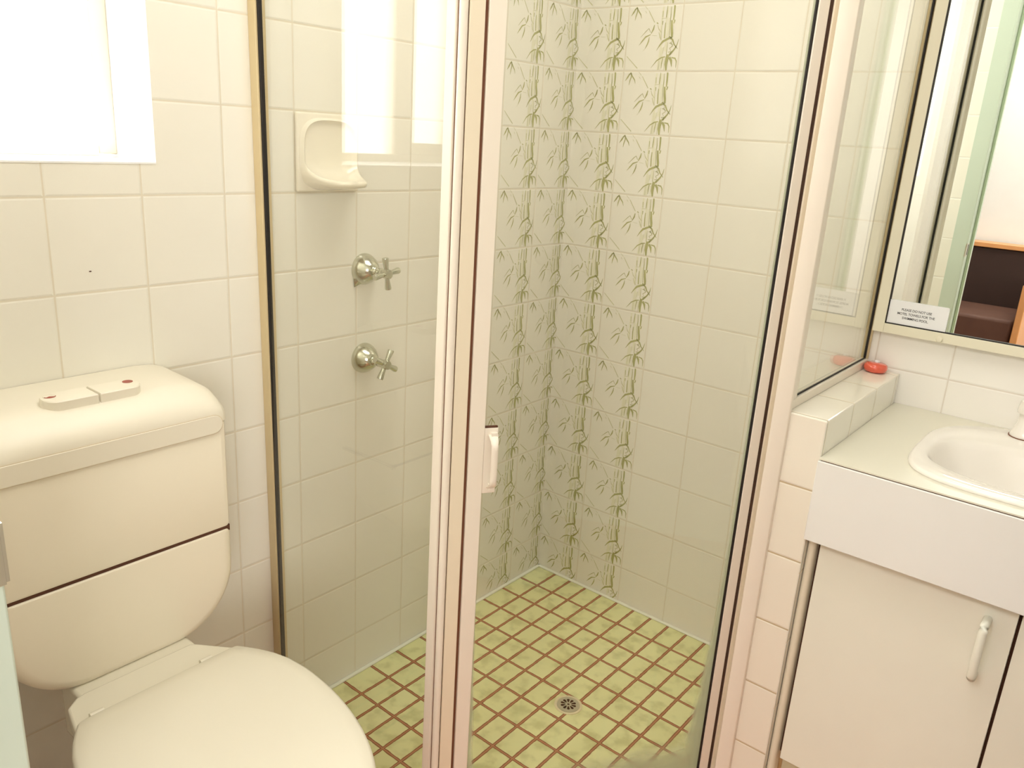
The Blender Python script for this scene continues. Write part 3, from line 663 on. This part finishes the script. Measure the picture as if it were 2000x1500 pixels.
# ------------------------------------------------------------------ vanity
va = empty('vanity_cabinet', (1.3, -0.25, 0.0), 'white laminate vanity cabinet with recessed cream doors, under the mirror', 'cabinet')
VX1 = 1.62
adopt(boxes('carcass', [((0.936, -0.425, 0.134), (VX1, -0.002, 0.62)), ((0.926, -0.449, 0.62), (0.9365, -0.002, 0.762)), ((VX1-0.01, -0.449, 0.62), (VX1, -0.002, 0.762)), ((0.926, -0.4712, 0.7765), (VX1, -0.452, 0.7794))], M['gap']), va)['label'] = 'dark gaps around the doors'
adopt(boxes('fascia_panel', [((0.9215, -0.475, 0.624), (VX1, -0.452, 0.7776))], M['lam'], bev=0.0012), va)['label'] = 'plain white front panel'
for x0, x1, hx in ((0.9445, 1.2640, 1.224), (1.2690, 1.610, 1.310)):
    d_ = boxes('door', [((x0, -0.444, 0.132), (x1, -0.4265, 0.622))], M['lam_d'], bev=0.001); adopt(d_, va)
    bm = bmesh.new(); zb, zt, yo, rc = 0.480, 0.583, 0.029, 0.012
    pts = [(hx, -0.4435, zb), (hx, -0.444-yo+rc, zb)]
    pts += [(hx, -0.444-yo+rc-rc*math.sin(math.radians(a)), zb+rc-rc*math.cos(math.radians(a))) for a in (22, 45, 67, 90)]
    pts += [(hx, -0.444-yo-0.001, (zb+zt)/2)]
    pts += [(hx, -0.444-yo+rc-rc*math.cos(math.radians(a)), zt-rc+rc*math.sin(math.radians(a))) for a in (0, 22, 45, 67, 90)]
    pts += [(hx, -0.4435, zt)]
    tube(bm, pts, 0.0068, 14)
    h_ = build('handle', bm, M['lam_d'], smooth=True, ang=60); h_.parent = d_; h_['label'] = 'white plastic bow handle'
adopt(boxes('kickboard', [((0.936, -0.418, 0.0), (VX1, -0.405, 0.1335))], M['kick']), va)
bm = bmesh.new()
fr_ = [(0.9225, -0.40)] + [(0.9225+0.0075*(1-math.cos(math.radians(a))), -0.440-0.010*math.sin(math.radians(a))) for a in range(0, 181, 20)] + [(0.9375, -0.40)]
loft(bm, [[(x, y, 0.0) for x, y in fr_], [(x, y, 0.6225) for x, y in fr_]]); adopt(build('filler_strip', bm, M['filler'], smooth=True, ang=60), va)['label'] = 'cream rounded timber filler strip'
adopt(boxes('filler_back', [((0.9235, -0.42, 0.0), (0.944, -0.40, 0.6225))], plain('brown filler gap', (0.50, 0.33, 0.15), 0.6, var=0.5, scale=30)), va)['label'] = 'brown strip in the gap beside the filler'  # mottled brown strip set between filler and door

# worktop with the basin opening
BX, BY = 1.275, -0.203   # basin centre
def basin_outline(k, n=96, z=0.0, dy=0.0):
    '''bow fronted basin outline: tight front corners, rounder back'''
    pts = []
    for i in range(n):
        a_ = 2*math.pi*i/n; c, s_ = math.cos(a_), math.sin(a_)
        e, hy = (2.4, 0.190) if s_ > 0 else (4.6, 0.232)
        ex = e if abs(c) < 1 else 3
        x = BX+k*0.243*math.copysign(abs(c)**(2/e), c); y = -0.203+dy+k*hy*math.copysign(abs(s_)**(2/e), s_)
        pts.append((x, y, z))
    return pts
wt = empty('worktop', (1.3, -0.23, 0.782), 'cream laminate vanity top holding the inset basin', 'worktop')
bm = bmesh.new(); n = 96
inn = basin_outline(0.95, n); outr = []
X0, X1, Y0, Y1 = 0.9225, VX1+0.01, -0.4720, -0.001
for x, y, _ in inn:
    dx, dy = x-BX, y-BY
    ts = [((X1-BX)/dx if dx > 0 else (X0-BX)/dx) if abs(dx) > 1e-9 else 1e9, ((Y1-BY)/dy if dy > 0 else (Y0-BY)/dy) if abs(dy) > 1e-9 else 1e9]
    t_ = min(ts); outr.append((BX+dx*t_, BY+dy*t_))
# snap corners
for cx, cy in ((X0, Y0), (X0, Y1), (X1, Y0), (X1, Y1)):
    i = min(range(n), key=lambda k: (outr[k][0]-cx)**2+(outr[k][1]-cy)**2); outr[i] = (cx, cy)
loft(bm, [[(x, y, 0.7793) for x, y, _ in inn], [(x, y, 0.782) for x, y, _ in inn], [(x, y, 0.782) for x, y in outr], [(x, y, 0.7793) for x, y in outr], [(x, y, 0.7793) for x, y, _ in inn]], cap0=False, cap1=False)
bmesh.ops.remove_doubles(bm, verts=bm.verts[:], dist=1e-5)
adopt(build('top_board', bm, M['top']), wt)
bs = empty('wash_basin', (BX, BY, 0.782), 'cream glazed ceramic basin set in the vanity top', 'basin')
bm = bmesh.new()
def bo(k, z, dy=0.0): return [(x, y, z) for x, y, _ in basin_outline(k, 96, dy=dy)]
def bowl(hx, hy, z, cy, e=2.8): return [(BX+hx*math.copysign(abs(math.cos(a))**(2/e), math.cos(a)), cy+hy*math.copysign(abs(math.sin(a))**(2/e), math.sin(a)), z) for a in [2*math.pi*i/96 for i in range(96)]]
rings = [bo(0.925, 0.765), bo(0.925, 0.7823), bo(1.0, 0.7823), bo(1.003, 0.7845), bo(0.996, 0.7885), bo(0.980, 0.7905),
    bowl(0.222, 0.128, 0.7895, -0.268), bowl(0.216, 0.121, 0.7850, -0.267), bowl(0.210, 0.115, 0.775, -0.267), bowl(0.198, 0.104, 0.745, -0.265, 2.6), bowl(0.170, 0.085, 0.705, -0.26, 2.4), bowl(0.12, 0.06, 0.672, -0.255, 2.2), bowl(0.06, 0.035, 0.656, -0.25, 2), bowl(0.022, 0.022, 0.652, -0.25, 2)]
loft(bm, rings, cap0=False)
adopt(build('bowl', bm, M['basin'], smooth=True, ang=60), bs)
bm = bmesh.new(); lathe(bm, [(0.026, 0.0), (0.026, 0.002), (0.016, 0.002), (0.014, -0.002), (0.0, -0.002)], Matrix.Translation((BX, -0.25, 0.6525)), 28); adopt(build('waste', bm, M['chrome'], smooth=True), bs)
def basin_tap(x, label):
    t = empty('basin_tap', (x, -0.062, 0.7893), label, 'tap', 'pillar taps on the basin')
    bm = bmesh.new(); lathe(bm, [(0.0262, 0.0022), (0.0262, 0.005), (0.0245, 0.009), (0.0205, 0.020), (0.0175, 0.032), (0.0165, 0.048), (0.0, 0.048)], seg=32); build('tap_base', bm, M['basin'], t, smooth=True, ang=50)
    bm = bmesh.new(); lathe(bm, [(0.0, 0.048), (0.0215, 0.0485), (0.0225, 0.052), (0.0215, 0.062), (0.019, 0.072), (0.0, 0.074)], seg=24); build('tap_handle', bm, M['basin'], t, smooth=True, ang=50)
    bm = bmesh.new(); lathe(bm, [(0.0280, 0.0), (0.0280, 0.0022), (0.0, 0.0022)], seg=32); build('washer', bm, M['brownseal'], t)
basin_tap(1.178, 'cream pillar tap on the left of the basin')

# ------------------------------------------------------------------ mirror and card
mi = empty('wall_mirror', (1.2, 0.0, 0.934), 'large cream framed wall mirror above the vanity', 'mirror')
MX0, MX1, MZ0, MZ1 = 0.8525, 1.60, 0.934, 1.75
adopt(boxes('mirror_frame', [((MX0, -0.0205, MZ0), (MX0+0.0225, -0.0005, MZ1)), ((MX1-0.0225, -0.0205, MZ0), (MX1, -0.0005, MZ1)), ((MX0+0.0225, -0.0205, MZ0), (MX1-0.0225, -0.0005, MZ0+0.0205)), ((MX0+0.0225, -0.0205, MZ1-0.0225), (MX1-0.0225, -0.0005, MZ1))], M['mframe'], bev=0.0008), mi)
adopt(boxes('mirror_seal', [((MX0+0.0225, -0.0195, MZ0+0.0205), (MX0+0.0250, -0.0035, MZ1-0.0225)), ((MX0+0.0225, -0.0195, MZ0+0.0205), (MX1-0.0225, -0.0035, MZ0+0.0230))], M['gasket']), mi)
adopt(boxes('mirror_glass', [((MX0+0.0225, -0.0155, MZ0+0.0205), (MX1-0.0225, -0.0015, MZ1-0.0225))], M['mirror']), mi)
bm = bmesh.new(); lathe(bm, [(0.0064, 0.0), (0.0064, 0.0025), (0.0052, 0.005), (0.0, 0.0062)], Matrix.Translation((0.9865, -0.0205, 0.9412)) @ Matrix.Rotation(math.pi/2, 4, 'X'), 20)
adopt(build('screw_cap', bm, M['mframe'], smooth=True, ang=50), mi)
cd = empty('notice_card', (0.9335, -0.0165, 0.956), 'white notice card about motel towels, in the mirror corner', 'sign')
bm = bmesh.new()
pts = [(0.8755, 0.9565), (0.9935, 0.9565)] + [(0.9895+0.004*math.cos(math.radians(a)), 1.003+0.004*math.sin(math.radians(a))) for a in (0, 30, 60, 90)] + [(0.8795-0.004*math.cos(math.radians(a)), 1.004+0.003*math.sin(math.radians(a))) for a in (90, 45, 0)]
loft(bm, [[(x, -0.0166, z) for x, z in pts], [(x, -0.0176, z) for x, z in pts]]); adopt(build('card', bm, M['card']), cd)
for k, line in enumerate(('PLEASE DO NOT USE', 'MOTEL TOWELS FOR THE', 'SWIMMING POOL.')):
    cu = bpy.data.curves.new('lettering', 'FONT'); cu.body = line; cu.size = 0.0071; cu.align_x = 'CENTER'; cu.offset = 0.00006; cu.space_character = 0.95
    to_ = bpy.data.objects.new('t', cu); C.objects.link(to_); bpy.context.view_layer.update()
    me = bpy.data.meshes.new_from_object(to_.evaluated_get(bpy.context.evaluated_depsgraph_get())); bpy.data.objects.remove(to_)
    me.transform(Matrix.Translation((0.9325, -0.0179, 0.9865-0.0088*k)) @ Matrix.Rotation(math.pi/2, 4, 'X') @ Matrix.Scale(0.93, 4, Vector((1, 0, 0))))
    me.materials.clear(); me.materials.append(M['ink'])
    lo = bpy.data.objects.new('lettering', me); C.objects.link(lo); adopt(lo, cd); lo['label'] = 'black capital lettering'

# red soap on the ledge
so = empty('soap_bar', (0.878, -0.034, 0.8485), 'small glossy coral red soap on the low tiled ledge', 'soap')
bm = bmesh.new(); lathe(bm, [(0.0, 0.0), (0.017, 0.0), (0.0225, 0.003), (0.0245, 0.0095), (0.0230, 0.0165), (0.0185, 0.0195), (0.0, 0.0205)], Matrix.Scale(0.95, 4, Vector((0, 1, 0))), 32); build('soap_body', bm, M['redsoap'], so, smooth=True, ang=70)
bm = bmesh.new(); lathe(bm, [(0.0, 0.0190), (0.0055, 0.0205), (0.005, 0.024), (0.0, 0.0258)], Matrix.Translation((0.0, 0.005, 0)), 14); build('wrapper_twist', bm, M['card'], so, smooth=True)['label'] = 'white twist on top'

# ------------------------------------------------------------------ bedroom sofa seen in the mirror
sf = empty('bedroom_sofa', (0.1, -3.8, 0.0), 'dark brown sofa with orange timber frame, seen in the mirror', 'sofa')
bm = bmesh.new(); bm_box(bm, (-0.95, -4.10, 0.20), (0.706, -4.0, 0.800)); adopt(build('backrest', bm, M['vinyl'], bev=0.012, smooth=True), sf)
bm = bmesh.new(); bm_box(bm, (-0.95, -3.995, 0.30), (0.706, -3.48, 0.452)); adopt(build('seat_cushion', bm, M['vinyl_s'], bev=0.02, seg=3, smooth=True), sf)
adopt(boxes('cap_rail', [((-0.95, -4.125, 0.800), (0.76, -3.985, 0.828))], M['timber'], bev=0.003), sf)
adopt(boxes('seat_base', [((-0.95, -4.0, 0.04), (0.706, -3.50, 0.29))], M['vinyl'], bev=0.003), sf)
for x0 in (0.712, -0.99):
    adopt(boxes('arm_panel', [((x0, -4.10, 0.0), (x0+0.036, -3.46, 0.660))], M['timber'], bev=0.004), sf)
